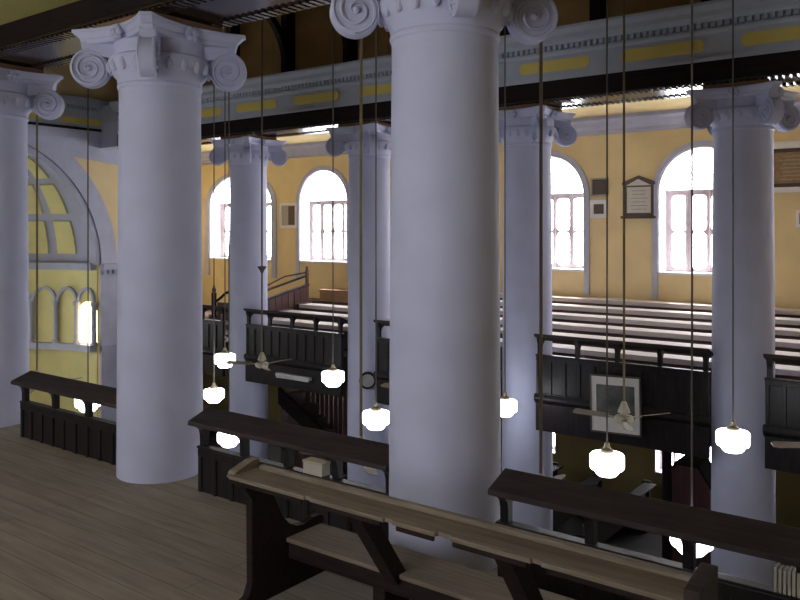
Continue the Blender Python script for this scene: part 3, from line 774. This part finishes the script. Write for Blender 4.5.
# gabled dark hood under the far gallery at right
ph = at(692, 500, 12.9)
t = thing('gabled_kiosk', (ph.x, 12.9, GROUND), 'dark gabled timber hood under the far gallery right of picture', 'hood')
MB().prism([(-0.34, 0), (0.34, 0), (0.34, 1.74), (0.16, 2.02), (-0.16, 2.02), (-0.34, 1.74)], XZ(0), -0.22, 0.22).build('body', 'screen', t, 0.01, smooth=False)
MB().plate([(-0.39, 1.72), (-0.18, 2.06), (0.18, 2.06), (0.39, 1.72), (0.39, 1.67), (0.16, 2.01), (-0.16, 2.01), (-0.39, 1.67)], [], XZ(0), -0.26, 0.26).build('roof', 'matt', t, smooth=False)
ps = at(667, 470, 12.2)
t = thing('gallery_post', (ps.x, 12.2, GROUND), 'thin dark post holding up the far gallery floor', 'post')
MB().lathe([(0.12, 0), (0.12, 0.12), (0.075, 0.16), (0.075, 2.55), (0.11, 2.62), (0.11, 2.70)], n=18).build('shaft', 'dark', t)

# ------------------------------------------------------------------ things on the near railing ledge
pb = at(319, 472, 4.57)
t = thing('small_box', (pb.x - 0.03, 4.573, 0.401), 'small cream cardboard box on the near railing ledge', 'box')
MB().box(-0.10, 0.10, -0.045, 0.045, 0.0, 0.085).build('body', 'paper', t, 0.003)
MB().box(-0.105, 0.105, -0.05, 0.05, 0.085, 0.105).build('lid', 'card', t, 0.003)
for k in range(8):
    x = at(776, 585, 4.545).x + 0.022 * k
    b = tag(MB().box(-0.008, 0.008, -0.04, 0.04, 0.0, 0.128 + random.uniform(-0.006, 0.004)).build('booklet', 'paper', None, 0.002, (x, 4.573, 0.40)),
            'thin pale booklet standing in a row on the near railing ledge at lower right', 'booklet', 'booklets on the near railing ledge', 'thing')

# ------------------------------------------------------------------ worn pew in the foreground
def pew():
    L = 2.76
    t = thing('worn_pew', (-3.72, 3.2, 0), 'worn open backed wooden pew with dusty book rest in the foreground', 'pew')
    # book rest board: near edge y = 0, far edge y = .2, chipped near edge
    top = 0.83
    pts = [(0.0, 0.0), (0.62, 0.0), (0.625, 0.012), (0.66, 0.012), (0.665, 0.0), (1.18, 0.0), (1.185, 0.014), (1.23, 0.014), (1.235, 0.0), (1.50, 0.0), (1.51, 0.02), (1.58, 0.02), (1.59, 0.0),
           (2.02, 0.0), (2.025, 0.014), (2.07, 0.014), (2.075, 0.0), (L - 0.10, 0.0), (L - 0.05, 0.015), (L - 0.015, 0.06), (L - 0.01, 0.20), (0.0, 0.20)]
    br = MB().prism(pts, lambda u, v, w: (u, v, top + w + 0.02 * v), -0.024, 0.0).build('book_rest', 'dusty', t, 0.004, smooth=False)
    MB().box(0.06, L - 0.02, 0.185, 0.225, top - 0.03, top + 0.028).build('lip', 'dusty', br, 0.006)
    for xa, xb in ((0.0, 0.60), (0.69, 1.16), (1.26, 1.49), (1.60, 2.0), (2.10, L - 0.14)):
        MB().box(xa, xb, 0.004, 0.02, top - 0.05, top - 0.022).build('edge_strip', 'pew', br, 0.003)
    sz = 0.335
    MB().box(0.03, L - 0.05, 0.43, 0.76, sz - 0.028, sz).build('seat', 'dusty', t, 0.006)
    MB().box(0.03, L - 0.05, 0.45, 0.48, 0.20, sz - 0.028).build('apron', 'pew', t, 0.004)
    MB().box(0.03, L - 0.05, 0.69, 0.72, 0.22, sz - 0.028).build('apron', 'pew', t, 0.004)
    # shaped bench ends with a scrolled arm
    prof = [(0.06, 0.0), (0.86, 0.0), (0.86, 0.06), (0.80, 0.09), (0.775, 0.14), (0.77, 0.33), (0.785, 0.345), (0.78, 0.375), (0.75, 0.395), (0.68, 0.395), (0.60, 0.375), (0.53, 0.385), (0.46, 0.42), (0.40, 0.485),
            (0.35, 0.58), (0.31, 0.66), (0.27, 0.78), (0.23, 0.81), (0.08, 0.81), (0.09, 0.72), (0.135, 0.66), (0.14, 0.14), (0.11, 0.07), (0.06, 0.05)]
    for x in (0.0, L - 0.055):
        MB().prism(prof, lambda u, v, w: (x + w, u, v), 0.0, 0.055).build('bench_end', 'pew', t, 0.006, smooth=False)
    MB().prism([(0.01, 0.81), (0.225, 0.81), (0.225, 0.885), (0.16, 0.885), (0.03, 0.845)], lambda u, v, w: (w, u, v), -0.035, 0.03).build('end_lip', 'dusty', t, 0.005, smooth=False)
    MB().prism([(-0.01, 0.76), (0.225, 0.76), (0.225, 0.915), (-0.01, 0.885)], lambda u, v, w: (L + w, u, v), -0.06, 0.01).build('end_lip', 'rest', t, 0.005, smooth=False)
    for x in (0.86, 1.78):
        MB().prism([(0.04, top - 0.02), (0.16, top - 0.02), (0.50, sz - 0.005), (0.42, sz - 0.06)], lambda u, v, w: (x + w, u, v), 0.0, 0.10).build('support', 'pew', t, 0.005, smooth=False)
    for x in (0.74, 1.72):
        MB().box(x, x + 0.09, 0.46, 0.71, 0.0, sz - 0.028).build('leg', 'pew', t, 0.005)
    return t
pew()
# truss labels: nothing tells them apart
for o in ribs: o['label'] = 'dark roof post with curved brace on the brown boards above the far cornice'

# ------------------------------------------------------------------ daylight, camera, view
w = bpy.data.worlds.new('overcast'); scene.world = w; w.use_nodes = True
bg = w.node_tree.nodes['Background']
bg.inputs[0].default_value = (0.93, 0.95, 1.0, 1); bg.inputs[1].default_value = 14.0
sl_ = bpy.data.lights.new('hazy_sun', 'SUN'); sl_.energy = 14.0; sl_.angle = R(6); sl_.color = (1.0, 0.95, 0.86)
so = bpy.data.objects.new('hazy_sun', sl_); COL.objects.link(so)
so.rotation_euler = Vector((0.12, -0.42, -0.9)).to_track_quat('-Z', 'Y').to_euler()
cam = bpy.data.cameras.new('camera'); co = bpy.data.objects.new('camera', cam); COL.objects.link(co)
co.location = (0, 0, E); co.rotation_euler = (R(90), 0, math.atan2(CA, SA))
cam.sensor_width = 36.0; cam.lens = 36.0; cam.shift_y = -0.0875; cam.clip_end = 200
scene.camera = co
vs_ = scene.view_settings
vs_.view_transform = 'Standard'; vs_.look = 'None'; vs_.gamma = 1.0; vs_.use_curve_mapping = False
vs_.exposure = 0.2
